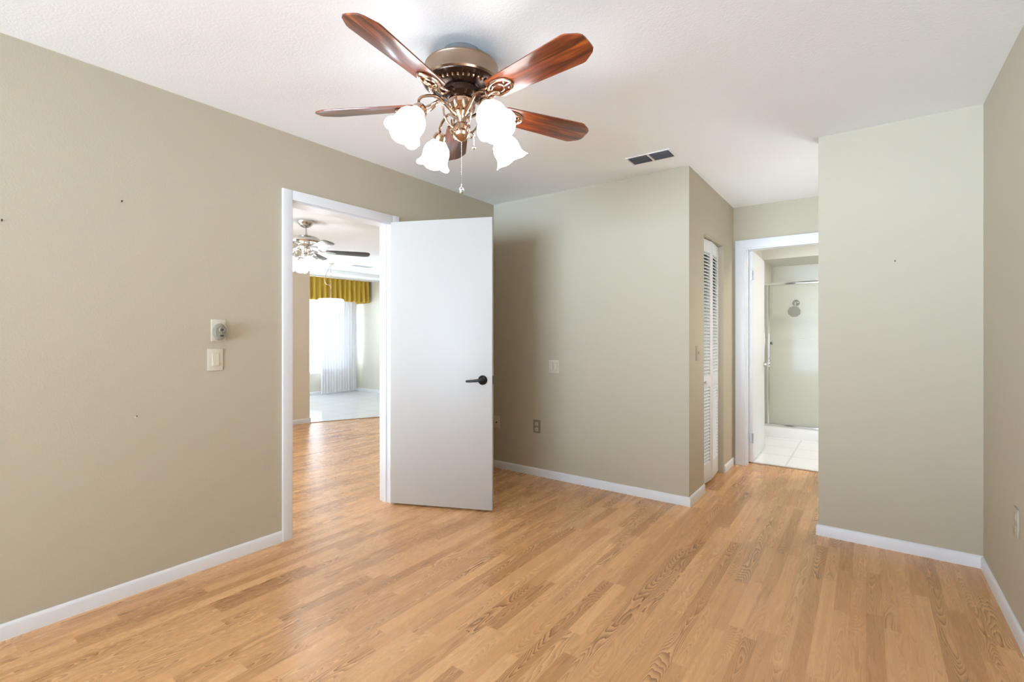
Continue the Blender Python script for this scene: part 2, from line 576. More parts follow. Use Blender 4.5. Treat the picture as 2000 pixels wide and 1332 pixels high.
bm = bmesh.new()
fl = [(LX - .12, YREAR), (XR + .1, YREAR), (XR + .1, TB), (HX - .8, TB), (HX - .8, SY + .1), (-5.02, SY + .1), (-5.874, 4.755), (-6.290, 3.817), (LX - .12, 3.55)]
top = [bm.verts.new((x, y, 0)) for x, y in fl]
bot = [bm.verts.new((x, y, -.04)) for x, y in fl]
bm.faces.new(top)
bm.faces.new(bot[::-1])
for k in range(len(fl)):
    bm.faces.new((top[k], bot[k], bot[(k + 1) % len(fl)], top[(k + 1) % len(fl)]))
struct('floor', bm, M_floor, 'oak strip laminate floor running through bedroom, hall and living room', 'floor')

bm = bmesh.new()
add_prism(bm, [(WX - .1, 2.0), (LX - .12, 2.0), (LX - .12, 3.55), (-6.290, 3.817), (-5.874, 4.755), (-5.02, SY + .1), (WX - .1, SY + .1)], -.04, .002)
struct('floor_dining', bm, M_tile_dining, 'pale grey tile floor of the dining area beyond the wood floor', 'floor')
bm = bmesh.new()
dv = Vector((-5.02 + 6.290, SY + .1 - 3.817, 0)).normalized()
nv = Vector((-dv.y, dv.x, 0)) * .012
a, c = Vector((-6.290, 3.817, 0)), Vector((-5.02, SY, 0))
vs = [a + nv, a - nv, c - nv, c + nv]
add_prism(bm, [(q.x, q.y) for q in vs], 0, .008)
struct('trim_1', bm, M_strip, 'thin brown transition strip between oak floor and dining tiles', 'threshold')
struct('floor_bathroom', boxes((-1.2, 1.3, TB, 6.62, -.04, .002)), M_tile_bath, 'white square tile floor seen through the bathroom doorway', 'floor')
struct('trim_2', box(D2[0], D2[1], TB - .018, TB + .012, 0, .006), M_strip, 'narrow threshold strip under the bathroom doorway', 'threshold')

struct('ceiling', boxes((WX - .2, XR + .9, YREAR - .2, 8.1, H, H + .1)), M_ceil, 'white lightly textured flat ceiling over the whole bedroom', 'ceiling')

struct('wall_left', boxes((XL - T, XL, YREAR, LEFT_WIN[0], 0, H), (XL - T, XL, LEFT_WIN[0], LEFT_WIN[1], 0, LEFT_WIN[2]), (XL - T, XL, LEFT_WIN[0], LEFT_WIN[1], LEFT_WIN[3], H),
       (XL - T, XL, LEFT_WIN[1], D1[0], 0, H), (XL - T, XL, D1[1], SY, 0, H), (XL - T, XL, D1[0], D1[1], D1[2], H)), M_wall,
       'long beige wall on the left with the doorway to the living room', 'wall')
struct('wall_back', boxes((XL, HX, YB, YB + T, 0, H)), M_wall, 'beige wall facing the camera behind the open white door', 'wall')
struct('wall_hall_left', boxes((HX - T, HX, YB + T, CL[0], 0, H), (HX - T, HX, CL[1], HEND, 0, H), (HX - T, HX, CL[0], CL[1], CL[2], H)), M_wall,
       'beige hall wall holding the louvered closet door', 'wall')
struct('wall_hall_end', boxes((HX - .8, D2[0], HEND, HEND + T, 0, H), (D2[1], XR + .9, HEND, HEND + T, 0, H), (D2[0], D2[1], HEND, HEND + T, D2[2], H)), M_wall,
       'beige wall at the end of the hall above the bathroom doorway', 'wall')
struct('wall_hall_right', boxes((-.238, XR, YRET, YRET + T, 0, H)), M_wall, 'short beige wall right of the hall opening', 'wall')
struct('wall_hall_side', boxes((HXR, HXR + .1, YRET + T, HEND, 0, H)), M_wall, 'beige side wall of the hall hidden past its opening', 'wall')
struct('wall_right', boxes((XR, XR + T, YREAR, YRET + T, 0, H)), M_wall, 'beige wall at the right edge of the room', 'wall')


def wall_with_window(name, axis, pos, thick, a0, a1, win, mat, label):
    w0, w1, z0, z1 = win
    segs = [(a0, w0, 0, H), (w1, a1, 0, H), (w0, w1, 0, z0), (w0, w1, z1, H)]
    p0, p1 = sorted((pos, pos + thick))
    bm = bmesh.new()
    for s0, s1, b0, b1 in segs:
        if axis == 'y':
            add_box(bm, s0, s1, p0, p1, b0, b1)
        else:
            add_box(bm, p0, p1, s0, s1, b0, b1)
    return struct(name, bm, mat, label, 'wall')


wall_with_window('wall_rear', 'y', YREAR, -T, XL - T, XR + T, REAR_WIN, M_wall, 'beige wall behind the camera with the bedroom window')
wall_with_window('wall_living_rear', 'y', YLIV, -T, LX - T, XL - T, LIV_FILL_WIN, M_wall_cream, 'cream living room wall holding an added daylight window')
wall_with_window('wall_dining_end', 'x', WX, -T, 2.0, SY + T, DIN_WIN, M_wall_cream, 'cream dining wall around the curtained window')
wall_with_window('wall_living_far', 'x', LX, -T, YLIV, 3.84, LIVW_FILL_WIN, M_wall_cream, 'cream living room wall at the left of the doorway view')
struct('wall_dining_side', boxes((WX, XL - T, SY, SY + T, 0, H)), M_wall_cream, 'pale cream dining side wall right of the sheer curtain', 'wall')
wall_with_window('wall_dining_near', 'y', 2.0, -.1, WX, LX - T, DINN_FILL_WIN, M_wall_cream, 'cream dining wall hidden behind the living room wall')
# closet and bathroom
struct('wall_closet', boxes((HX - .8, HX - .72, YB + T, HEND, 0, H)), M_wall, 'closet back wall behind the louvered door', 'wall')
struct('wall_bathroom_left', boxes((-1.15, -1.03, HEND + T, 7.5, 0, H)), M_bath_wall, 'pale bathroom wall behind the open bathroom door', 'wall')
struct('wall_bathroom_right', boxes((1.20, 1.32, HEND + T, 7.5, 0, H)), M_bath_wall, 'pale bathroom wall out of sight on the right', 'wall')
struct('wall_shower', boxes((-1.03, 1.20, 7.40, 7.5, 0, H)), M_shower_wall, 'cream shower wall behind the glass', 'wall')
struct('ceiling_shower', boxes((-1.03, 1.20, 6.62, 7.40, 2.15, H)), M_bath_wall, 'dropped white soffit above the shower', 'ceiling')
struct('ceiling_dining', boxes((WX, -7.95, 2.0, SY, 2.372, H)), M_ceil, 'slightly dropped white ceiling over the dining window', 'ceiling')
struct('floor_shower', boxes((-1.03, 1.20, 6.70, 7.40, 0, .05)), M_curb, 'white shower pan behind the glass door', 'floor')


# baseboards with a rounded top edge
def baseboard(name, paths, label, h=.066, t=.012):
    """each path runs along the wall face; the board stands proud on its left-hand side"""
    prof = [(0, 0), (t, 0), (t, h - .014), (t * .72, h - .005), (t * .30, h), (0, h)]
    bm = bmesh.new()
    for path in paths:
        P = [Vector(q) for q in path]
        rings = []
        for i, q in enumerate(P):
            ds = []
            if i > 0:
                ds.append((P[i] - P[i - 1]).normalized())
            if i < len(P) - 1:
                ds.append((P[i + 1] - P[i]).normalized())
            ns = [Vector((-d.y, d.x)) for d in ds]
            m = ns[0] if len(ns) == 1 else (ns[0] + ns[1]) / (1 + ns[0].dot(ns[1]))
            rings.append([bm.verts.new((q.x + m.x * a, q.y + m.y * a, z)) for a, z in prof])
        for a, b in zip(rings, rings[1:]):
            for k in range(len(prof)):
                bm.faces.new((a[k], a[(k + 1) % len(prof)], b[(k + 1) % len(prof)], b[k]))
        bm.faces.new(rings[0])
        bm.faces.new(rings[-1])
    return struct(name, bm, M_trim, label, 'baseboard')


baseboard('baseboard_left', [[(XL, 1.523), (XL, -2.55)]], 'white baseboard along the left wall')
baseboard('baseboard_back', [[(HX, CL[0]), (HX, YB), (XL, YB)]], 'white baseboard under the back wall and round its corner')
baseboard('baseboard_hall', [[(HX, HEND), (HX, CL[1] + .012)]], 'tiny white baseboard piece beside the closet door')
baseboard('baseboard_return', [[(XR, YRET), (-.238, YRET), (-.238, YRET + T)]], 'white baseboard under the short wall right of the hall')
baseboard('baseboard_right', [[(XR, YREAR), (XR, YRET - .012)]], 'white baseboard along the right wall')
baseboard('baseboard_living', [[(LX - T, 3.84), (LX, 3.84), (LX, 1.9)]], 'white baseboard under the living room wall through the doorway')
baseboard('baseboard_dining', [[(XL - T, SY), (WX, SY), (WX, 2.0)]], 'white baseboard round the dining area')


# casings
def casing(name, axis, plane, sgn, a0, a1, ztop, wdt, t, depth, label, left=True, right=True):
    """door lining plus architrave on the face at `plane` (sgn: which way it stands proud)"""
    bm = bmesh.new()
    lin = .014

    def bx(s0, s1, p0, p1, z0, z1, bev=.002):
        p0, p1 = sorted((p0, p1))
        if axis == 'x':
            add_box(bm, p0, p1, s0, s1, z0, z1, bev)
        else:
            add_box(bm, s0, s1, p0, p1, z0, z1, bev)
    f0, f1 = plane, plane + sgn * t
    if left:
        bx(a0 - wdt, a0 + .004, f0, f1, 0, ztop + wdt)
    if right:
        bx(a1 - .004, a1 + wdt, f0, f1, 0, ztop + wdt)
    bx(a0 + .004, a1 - .004, f0, f1, ztop - .004, ztop + wdt)
    back = plane - sgn * depth
    bx(a0, a0 + lin, plane, back, 0, ztop, 0)
    bx(a1 - lin, a1, plane, back, 0, ztop, 0)
    bx(a0 + lin, a1 - lin, plane, back, ztop - lin, ztop, 0)
    # door stop
    s0, s1 = plane - sgn * .04, plane - sgn * .075
    bx(a0 + lin, a0 + lin + .010, s0, s1, 0, ztop - lin, 0)
    bx(a1 - lin - .010, a1 - lin, s0, s1, 0, ztop - lin, 0)
    return struct(name, bm, M_trim, label, 'door frame')


casing('trim_3', 'x', XL, 1, D1[0], D1[1], D1[2], .055, .016, T, 'white frame of the doorway into the living room')
casing('trim_4', 'y', HEND, -1, D2[0], D2[1], D2[2], .075, .016, T, 'white frame of the bathroom doorway')
bm = bmesh.new()
add_box(bm, HX - .10, HX - .002, CL[0], CL[0] + .010, 0, CL[2])
add_box(bm, HX - .10, HX - .002, CL[1] - .010, CL[1], 0, CL[2])
add_box(bm, HX - .10, HX - .002, CL[0], CL[1], CL[2] - .012, CL[2])
struct('trim_5', bm, M_wall, 'thin beige lining of the closet opening', 'door frame')

sp = finish(box(XL - .055, XL - .020, D1[0] + .012, D1[0] + .0165, .885, .955, .001), 'strike_plate', M_bronze)
tag(sp, 'small metal strike plate set in the left side of the living room doorway', 'strike plate')


# ------------------------------------------------------------------ windows
def window(name, axis, pos, win, label, mull=1, glass=None):
    w0, w1, z0, z1 = win
    root = empty(name, (0, 0, 0), label, 'window', kind='structure')

    def bx(bm, s0, s1, b0, b1, t=.045):
        if axis == 'y':
            add_box(bm, s0, s1, pos - t / 2, pos + t / 2, b0, b1, .003)
        else:
            add_box(bm, pos - t / 2, pos + t / 2, s0, s1, b0, b1, .003)
    bm = bmesh.new()
    f = .035
    bx(bm, w0, w0 + f, z0, z1)
    bx(bm, w1 - f, w1, z0, z1)
    bx(bm, w0 + f, w1 - f, z0, z0 + f)
    bx(bm, w0 + f, w1 - f, z1 - f, z1)
    for k in range(mull):
        c = w0 + (w1 - w0) * (k + 1) / (mull + 1)
        bx(bm, c - .02, c + .02, z0 + f, z1 - f)
    finish(bm, 'window_frame', M_trim, root)
    bm = bmesh.new()
    bx(bm, w0 + f, w1 - f, z0 + f, z1 - f, .006)
    finish(bm, 'pane', glass or M_glass, root)
    return root


window('window_1', 'x', WX - .075, DIN_WIN, 'bright dining window behind the sheer curtain', 1, M_glass_tinted)
window('window_2', 'y', YREAR - .075, REAR_WIN, 'wide bedroom window behind the camera')
window('fill_window_4', 'x', LX - .06, LIVW_FILL_WIN, 'added living room side window out of view, for fill daylight', 1, M_glass_grey)  # added out of view as a source for the living room
window('fill_window_5', 'y', 1.95, DINN_FILL_WIN, 'added dining side window out of view, for fill daylight', 1, M_glass_grey)  # added out of view as a source for the dining area
window('window_6', 'x', XL - .06, LEFT_WIN, 'left wall window behind the camera')
window('fill_window_3', 'y', YLIV - .075, LIV_FILL_WIN, 'added living room window out of view, for fill daylight', 1, M_glass_grey)  # added out of view to brighten the living room


# ------------------------------------------------------------------ the open white door
door = empty('door_1', (-2.797, 2.349, 0), 'open white flush door with black lever handle hinged at the living room doorway', 'door', math.radians(24.0), kind='structure')
LW = .762
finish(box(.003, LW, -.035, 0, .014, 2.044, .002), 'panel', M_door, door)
h = finish(bmesh.new(), 'lever_handle', M_black, door, props={'label': 'black lever handle'})
bm = bmesh.new()
Mr = Matrix.Translation((LW - .068, -.035, .915)) @ Matrix.Rotation(PI / 2, 4, 'X')
add_lathe(bm, [(.033, 0), (.033, .006), (.029, .011), (.016, .013), (.0135, .016), (.0125, .048), (.010, .052)], 28, Mr)
add_tube(bm, spline([(LW - .066, -.080, .915), (LW - .085, -.083, .915), (LW - .120, -.082, .911), (LW - .160, -.080, .908), (LW - .176, -.079, .908)]),
         [.0105] * 8 + [.0095] * 8 + [.0085] * 8 + [.008] * 8 + [.006], 12)
bm.to_mesh(h.data)
bm.free()
for p in h.data.polygons:
    p.use_smooth = True
bm = bmesh.new()
Mr2 = Matrix.Translation((LW - .068, 0, .915)) @ Matrix.Rotation(-PI / 2, 4, 'X')
add_lathe(bm, [(.033, 0), (.033, .006), (.029, .011), (.0135, .016), (.0125, .048)], 24, Mr2)
add_tube(bm, [(LW - .066, .046, .915), (LW - .12, .048, .911), (LW - .172, .046, .908)], [.010, .009, .007], 12)
finish(bm, 'lever_handle', M_black, door)
bm = bmesh.new()
add_box(bm, LW - .0005, LW + .0012, -.029, -.006, .886, .944, .0005)
finish(bm, 'latch_plate', M_black, door)
for z in (.22, 1.05, 1.82):
    bm = bmesh.new()
    add_tube(bm, [(-.002, .004, z - .045), (-.002, .004, z + .045)], .0055, 10)
    add_box(bm, -.0005, .003, -.03, .003, z - .045, z + .045)
    finish(bm, 'hinge', M_steel_hinge, door)

# bathroom door, open inwards against the bathroom wall
bd = empty('door_2', (D2[0] + .017, HEND + .118, 0), 'white bathroom door standing open beyond the hall', 'door', math.radians(91.0), kind='structure')
finish(box(.004, .755, -.035, 0, .012, 2.030, .002), 'panel', M_louv, bd)
bm = bmesh.new()
Mr = Matrix.Translation((.690, -.035, .915)) @ Matrix.Rotation(PI / 2, 4, 'X')
add_lathe(bm, [(.028, 0), (.028, .006), (.012, .012), (.011, .03), (.024, .040), (.028, .052), (.022, .064), (.004, .067)], 24, Mr)
finish(bm, 'knob', M_chrome, bd)
for z in (.24, 1.80):
    bm = bmesh.new()
    add_tube(bm, [(0, -.038, z - .045), (0, -.038, z + .045)], .0045, 10)
    add_box(bm, .001, .0045, -.030, -.012, z - .045, z + .045)
    finish(bm, 'hinge', M_steel_hinge, bd)

# louvered bifold closet door, pushed slightly out at its middle joint
bf = empty('door_3', (0, 0, 0), 'white louvered bifold closet door in the hall', 'door', kind='structure')
PW = (CL[1] - CL[0] - .03) / 2


def bifold_panel(p0, p1):
    """one louvered leaf from p0 to p1 on plan"""
    d = Vector((p1[0] - p0[0], p1[1] - p0[1], 0))
    L = d.length
    rot = math.atan2(d.y, d.x)
    th, z0, z1, st = .028, .022, 2.008, .040
    bm = bmesh.new()
    add_box(bm, 0, st, -th / 2, th / 2, z0, z1, .002)
    add_box(bm, L - st, L, -th / 2, th / 2, z0, z1, .002)
    add_box(bm, st, L - st, -th / 2, th / 2, z0, z0 + .15, .002)
    add_box(bm, st, L - st, -th / 2, th / 2, z1 - .10, z1, .002)
    add_box(bm, st, L - st, -th / 2, th / 2, .80, .89, .002)
    o = finish(bm, 'panel', M_louv, bf, (p0[0], p0[1], 0), (0, 0, rot))
    bm = bmesh.new()
    for a, b in ((z0 + .15, .80), (.89, z1 - .10)):
        n = int(round((b - a) / .0267))
        for k in range(n):
            zc = a + (b - a) * (k + .5) / n
            Ms = Matrix.Translation((L / 2, 0, zc)) @ Matrix.Rotation(math.radians(42), 4, 'X')
            add_box(bm, -(L / 2 - st + .004), L / 2 - st + .004, -.0172, .0172, -.003, .003, 0, Ms)
    finish(bm, 'louver_slats', M_louv, o)
    return o


dx = .022
mid = (HX - .055 + dx, (CL[0] + CL[1]) / 2)
A = (HX - .055, CL[0] + .014)
B = (HX - .055, CL[1] - .014)
pa = bifold_panel(A, (mid[0], mid[1] - .002))
pb = bifold_panel((mid[0], mid[1] + .002), B)
bm = bmesh.new()
Mk = Matrix.Translation((.115, -.014, .845)) @ Matrix.Rotation(PI / 2, 4, 'X')
add_lathe(bm, [(.008, 0), (.007, .012), (.015, .018), (.017, .026), (.012, .032), (.002, .034)], 18, Mk)
finish(bm, 'knob', M_louv, pa)

# ------------------------------------------------------------------ wall plates and small fittings


def plate(name, loc, normal_rot, wdt, hgt, mat, label, cat, t=.006):
    """an Empty on the wall: local x along the wall, local -y out of it"""
    r = empty(name, loc, label, cat, normal_rot)
    finish(box(-wdt / 2, wdt / 2, -t, 0, -hgt / 2, hgt / 2, .0022), 'cover_plate', mat, r)
    return r


LEFTW = PI / 2          # facing +x
BACKW = 0.0             # facing -y
s1 = plate('light_switch', (XL, 1.157, 1.096), LEFTW, .075, .117, M_plate_white, 'ivory rocker light switch below the air freshener on the left wall', 'light switch')
bm = bmesh.new()
add_box(bm, -.0175, .0175, -.0085, -.005, -.034, .034, .001)
finish(bm, 'rocker_frame', M_plate_white, s1)
bm = bmesh.new()
add_prism(bm, [(-.006, -.031), (-.013, -.031), (-.0085, .031), (-.006, .031)], -.0145, .0145,
          Matrix(((0, 0, 1, 0), (1, 0, 0, 0), (0, 1, 0, 0), (0, 0, 0, 1))))
finish(bm, 'rocker', M_plate_white, s1)

o1 = plate('wall_outlet', (XL, 1.172, 1.252), LEFTW, .072, .117, M_plate_white, 'ivory wall outlet plate behind the plug-in air freshener', 'outlet')
fr = empty('air_freshener', (XL + .006, 1.169, 1.240), 'grey plug-in air freshener on the left wall outlet', 'air freshener', LEFTW)
bm = bmesh.new()
ol = [(.026 * math.cos(a) * (1.0), .042 * math.sin(a) + (.006 if math.sin(a) > 0 else 0)) for a in [2 * PI * k / 28 for k in range(28)]]
MXZ = Matrix(((1, 0, 0, 0), (0, 0, -1, 0), (0, 1, 0, 0), (0, 0, 0, 1)))
add_prism(bm, ol, 0, .040, MXZ, .007)
finish(bm, 'body', M_dev, fr)
bm = bmesh.new()
add_lathe(bm, [(.016, 0), (.017, .004), (.013, .008), (.010, .005), (.006, .004)], 24, Matrix.Translation((.004, -.040, .014)) @ Matrix.Rotation(PI / 2, 4, 'X'))
finish(bm, 'dial', M_plate_grey, fr)
bm = bmesh.new()
add_ball(bm, (.004, -.0455, .014), .0042, 10, 6)
finish(bm, 'button', M_hole, fr, props={'label': 'black button'})
bm = bmesh.new()
add_ball(bm, (.003, -.040, -.017), .010, 12, 6, (1, .3, .45))
finish(bm, 'vent_slot', M_hole, fr, props={'label': 'black slot'})

s2 = plate('light_switch', (-2.150, YB, .960), BACKW, .100, .112, M_plate_white, 'ivory double rocker switch on the back wall right of the open door', 'light switch')
for k in (-1, 1):
    bm = bmesh.new()
    add_box(bm, k * .021 - .0165, k * .021 + .0165, -.0080, -.005, -.034, .034, .001)
    finish(bm, 'rocker_frame', M_plate, s2)
    bm = bmesh.new()
    add_box(bm, k * .021 - .0125, k * .021 + .0125, -.0115, -.007, -.029, .029, .002)
    finish(bm, 'rocker', M_plate_white, s2)

o2 = plate('wall_outlet', (-2.324, YB, .431), BACKW, .072, .114, M_plate_grey, 'taupe duplex outlet low on the back wall', 'outlet')
for z in (-.026, .022):
    bm = bmesh.new()
    ol = []
    for k in range(24):
        a = 2 * PI * k / 24
        ol.append((max(-.0165, min(.0165, .021 * math.cos(a))), .0165 * math.sin(a)))
    add_prism(bm, ol, .004, .0085, Matrix.Translation((0, 0, z)) @ MXZ)
    f = finish(bm, 'receptacle', M_plate, o2)
    bm = bmesh.new()
    add_box(bm, -.0075, -.0055, -.0092, -.008, z - .002, z + .008)
    add_box(bm, .0050, .0070, -.0092, -.008, z - .002, z + .007)
    add_box(bm, -.002, .002, -.0092, -.008, z - .010, z - .006)
    finish(bm, 'slots', M_hole, f)

o3 = plate('cable_outlet', (-2.766, YB, .423), BACKW, .072, .114, M_plate_white, 'ivory cable outlet half hidden behind the open door', 'outlet')
bm = bmesh.new()
add_lathe(bm, [(.007, 0), (.007, .004), (.0048, .004), (.0048, .012), (.001, .012)], 12, Matrix.Translation((0, -.006, -.002)) @ Matrix.Rotation(PI / 2, 4, 'X'))
finish(bm, 'jack', M_hole, o3, props={'label': 'dark coaxial jack'})

s3 = plate('light_switch', (HX, 3.766, 1.092), LEFTW, .072, .114, M_plate_tan, 'beige switch on the hall wall beside the louvered closet door', 'light switch')
bm = bmesh.new()
add_box(bm, -.005, .005, -.018, -.005, -.004, .012, .001)
finish(bm, 'toggle', M_plate_tan, s3)

o4 = plate('wall_outlet', (XR, 2.815, .462), -PI / 2, .072, .117, M_plate_tan, 'beige painted outlet low on the right wall', 'outlet')
for z in (-.024, .024):
    finish(box(-.0165, .0165, -.008, -.005, z - .014, z + .014, .001), 'receptacle', M_plate_tan, o4)


def nail(y, z, label, x=XL, rot=LEFTW, hook=False):
    r = empty('wall_anchor' if hook else 'picture_nail', (x, y, z), label, 'wall anchor' if hook else 'nail', rot)
    bm = bmesh.new()
    Mn = Matrix.Rotation(PI / 2 - .2, 4, 'X')
    add_lathe(bm, [(.0009, -.004), (.0009, .007), (.0028, .0075), (.0028, .009), (.001, .0092)], 10, Mn)
    finish(bm, 'shank', M_hole, r)
    if hook:
        bm = bmesh.new()
        add_lathe(bm, [(.0045, 0), (.004, .0016), (.002, .002)], 12, Matrix.Translation((-.004, 0, -.004)) @ Matrix.Rotation(PI / 2, 4, 'X'))
        finish(bm, 'plug', M_plate_white, r)
    else:
        bm = bmesh.new()
        add_box(bm, -.0018, .0018, -.0018, 0, -.004, .004)
        finish(bm, 'hanger', M_hole, r)
    return r


nail(.755, 1.850, 'small dark nail high on the left wall')
nail(.812, .840, 'small wall anchor low on the left wall', hook=True)
nail(.366, 1.687, 'dark nail at the very left edge of the photo')
nail(0, 0, 'tiny dark nail on the short wall right of the hall')
n4 = bpy.context.scene.objects[-1] if False else [o for o in C.objects if o.get('label') == 'tiny dark nail on the short wall right of the hall'][0]
n4.location, n4.rotation_euler = (.132, YRET, 1.648), (0, 0, 0)


# ------------------------------------------------------------------ ceiling registers
def register(name, loc, lx, ly, label, mats, rows=3, split=True, rotz=0.0):
    r = empty(name, loc, label, 'air vent', rotz)
    bm = bmesh.new()
    fr_ = .014
    x0, x1, y0, y1 = -lx / 2, lx / 2, -ly / 2, ly / 2
    add_box(bm, x0, x1, y0, y0 + fr_, -.007, 0, .002)
    add_box(bm, x0, x1, y1 - fr_, y1, -.007, 0, .002)
    add_box(bm, x0, x0 + fr_, y0 + fr_, y1 - fr_, -.007, 0, .002)
    add_box(bm, x1 - fr_, x1, y0 + fr_, y1 - fr_, -.007, 0, .002)
    if split:
        add_box(bm, -.009, .009, y0 + fr_, y1 - fr_, -.007, 0, .002)
    finish(bm, 'frame', mats[0], r)
    bm = bmesh.new()
    n = rows
    for k in range(n):
        yc = y0 + fr_ + (ly - 2 * fr_) * (k + .5) / n
        for s0, s1 in (((x0 + fr_, -.009), (.009, x1 - fr_)) if split else ((x0 + fr_, x1 - fr_),)):
            Ms = Matrix.Translation(((s0 + s1) / 2, yc, -.0055)) @ Matrix.Rotation(math.radians(38), 4, 'X')
            add_box(bm, -(s1 - s0) / 2, (s1 - s0) / 2, -.013, .013, -.0008, .0008, 0, Ms)
    finish(bm, 'slats', mats[1], r)
    finish(box(x0 + fr_, x1 - fr_, y0 + fr_, y1 - fr_, -.0006, .0), 'duct_shade', mats[2], r)  # flat sheet with the duct's shade put into its colour
    return r


register('ceiling_vent', (-1.184, 3.226, H), .305, .160, 'white two-panel ceiling vent with grey slats near the hall', (M_vent, M_vent_slot, M_hole), 6)
register('ceiling_vent', (-7.17, 5.33, H), .16, .42, 'small ceiling vent in front of the mustard valance', (M_vent, M_vent, M_vent_shade), 7, False)

# ------------------------------------------------------------------ the big ceiling fan
FAN = Vector((-1.408, 1.560, 0))
BLZ, BLR = 2.217, .657
fan = empty('ceiling_fan', (FAN.x, FAN.y, H), 'antique bronze ceiling fan with five cherry blades and four lit glass shades in the bedroom', 'ceiling fan')


def fz(z):
    return z - H


bm = bmesh.new()
add_lathe(bm, [(.080, 0), (.081, -.004), (.080, -.012), (.084, -.030), (.090, -.050), (.092, -.062)], 40)
finish(bm, 'canopy', M_nickel, fan, props={'label': 'pewter canopy against the ceiling'})
bm = bmesh.new()
add_lathe(bm, [(.06, fz(2.380)), (.150, fz(2.380)), (.156, fz(2.376)), (.158, fz(2.370)), (.156, fz(2.364)), (.163, fz(2.318)), (.166, fz(2.312)), (.166, fz(2.306)), (.160, fz(2.300)), (.10, fz(2.298))], 64)
finish(bm, 'motor_housing', M_bronze, fan, props={'label': 'brushed bronze motor drum'})
bm = bmesh.new()
add_lathe(bm, [(.159, fz(2.302)), (.157, fz(2.296)), (.140, fz(2.286)), (.110, fz(2.277)), (.085, fz(2.272)), (.082, fz(2.250)), (.070, fz(2.244)), (.060, fz(2.236)), (.03, fz(2.232))], 64)
uh = finish(bm, 'lower_housing', M_dark_bronze, fan, props={'label': 'dark polished underside'})
bm = bmesh.new()
for k in range(40):
    a = 2 * PI * k / 40
    Mb = Matrix.Rotation(a, 4, 'Z') @ Matrix.Translation((.132, 0, fz(2.281)))
    pr = [(1e-5, -.0065), (.004, -.005), (.0055, 0), (.004, .005), (1e-5, .0065)]
    add_lathe(bm, pr, 8, Mb @ Matrix.Diagonal((2.2, 1, 1, 1)))
finish(bm, 'bead_ring', M_copper, uh, props={'label': 'ring of bright brass beads'})

# blades
BLADE_A = math.radians(-7.53)


def blade_outline():
    pts = [(.190, -.044), (.182, -.022), (.180, 0), (.182, .022), (.190, .044), (.205, .053)]
    tip = [(.588, .071), (.602, .069), (.644, .046), (.655, .033), (.657, .018), (.657, -.018), (.655, -.033), (.644, -.046), (.602, -.069), (.588, -.071)]
    return pts + tip + [(.205, -.053)]


blade0 = arm0 = None
for k in range(5):
    a = BLADE_A - k * 2 * PI / 5
    rot = Matrix.Rotation(a, 4, 'Z')
    if blade0 is None:
        bm = bmesh.new()
        add_prism(bm, blade_outline(), -.003, .003, None, .0012)
        # clockwise edge higher
        bl = finish(bm, 'blade', M_cherry, fan, (0, 0, fz(BLZ)), None)
        bl.rotation_mode = 'QUATERNION'
        bm = bmesh.new()
        # scrolled bracket plate under the blade root: an oval ring with an inner loop
        ring = [(.238 + .056 * math.cos(t), .036 * math.sin(t), -.0075) for t in [2 * PI * i / 28 for i in range(29)]]
        add_tube(bm, ring, .0062, 8, False)
        ring = [(.226 + .030 * math.cos(t), .019 * math.sin(t), -.0080) for t in [2 * PI * i / 20 for i in range(21)]]
        add_tube(bm, ring, .0045, 8, False)
        add_tube(bm, [(.256, 0, -.008), (.292, 0, -.008)], .0045, 8)
        for q in ((.215, .018), (.215, -.018), (.272, .016), (.272, -.016)):
            add_ball(bm, (q[0], q[1], -.010), .0055, 8, 6)
        add_tube(bm, spline([(.060, 0, .040), (.095, 0, .030), (.120, 0, .004), (.150, 0, -.014), (.180, 0, -.009), (.200, 0, -.007)]), .0075, 8)
        add_tube(bm, spline([(.090, .0, .026), (.115, .014, .014), (.140, .024, .000), (.170, .026, -.007), (.195, .022, -.007)]), .0045, 8)
        add_tube(bm, spline([(.090, .0, .026), (.115, -.014, .014), (.140, -.024, .000), (.170, -.026, -.007), (.195, -.022, -.007)]), .0045, 8)
        br = finish(bm, 'blade_bracket', M_copper, bl, props={'label': 'scrolled polished brass bracket'})
        blade0, arm0 = bl, br
    else:
        bl = blade0.copy()
        C.objects.link(bl)
        bl.parent = fan
        br = arm0.copy()
        C.objects.link(br)
        br.parent = bl
    bl.rotation_quaternion = (rot @ Matrix.Rotation(math.radians(-14), 4, 'X')).to_quaternion()

# light kit column
bm = bmesh.new()
add_lathe(bm, [(.055, fz(2.236)), (.060, fz(2.228)), (.058, fz(2.212)), (.044, fz(2.200)), (.034, fz(2.190)), (.036, fz(2.182)), (.028, fz(2.172)), (.020, fz(2.150)),
               (.019, fz(2.138)), (.027, fz(2.130)), (.028, fz(2.108)), (.031, fz(2.102)), (.036, fz(2.096)), (.036, fz(2.086)), (.030, fz(2.076)), (.018, fz(2.066)), (.006, fz(2.060)), (.001, fz(2.058))], 32)
col_ = finish(bm, 'light_kit', M_copper, fan, props={'label': 'turned brass light stem'})
bm = bmesh.new()
for k in range(8):
    a = 2 * PI * k / 8 + .2
    Mb = Matrix.Rotation(a, 4, 'Z') @ Matrix.Translation((.047, 0, fz(2.214)))
    add_lathe(bm, [(1e-5, -.030), (.008, -.022), (.014, -.006), (.015, .006), (.010, .014), (1e-5, .017)], 12, Mb)
finish(bm, 'petal_collar', M_bronze, col_)

SH_A = math.radians(72.0)


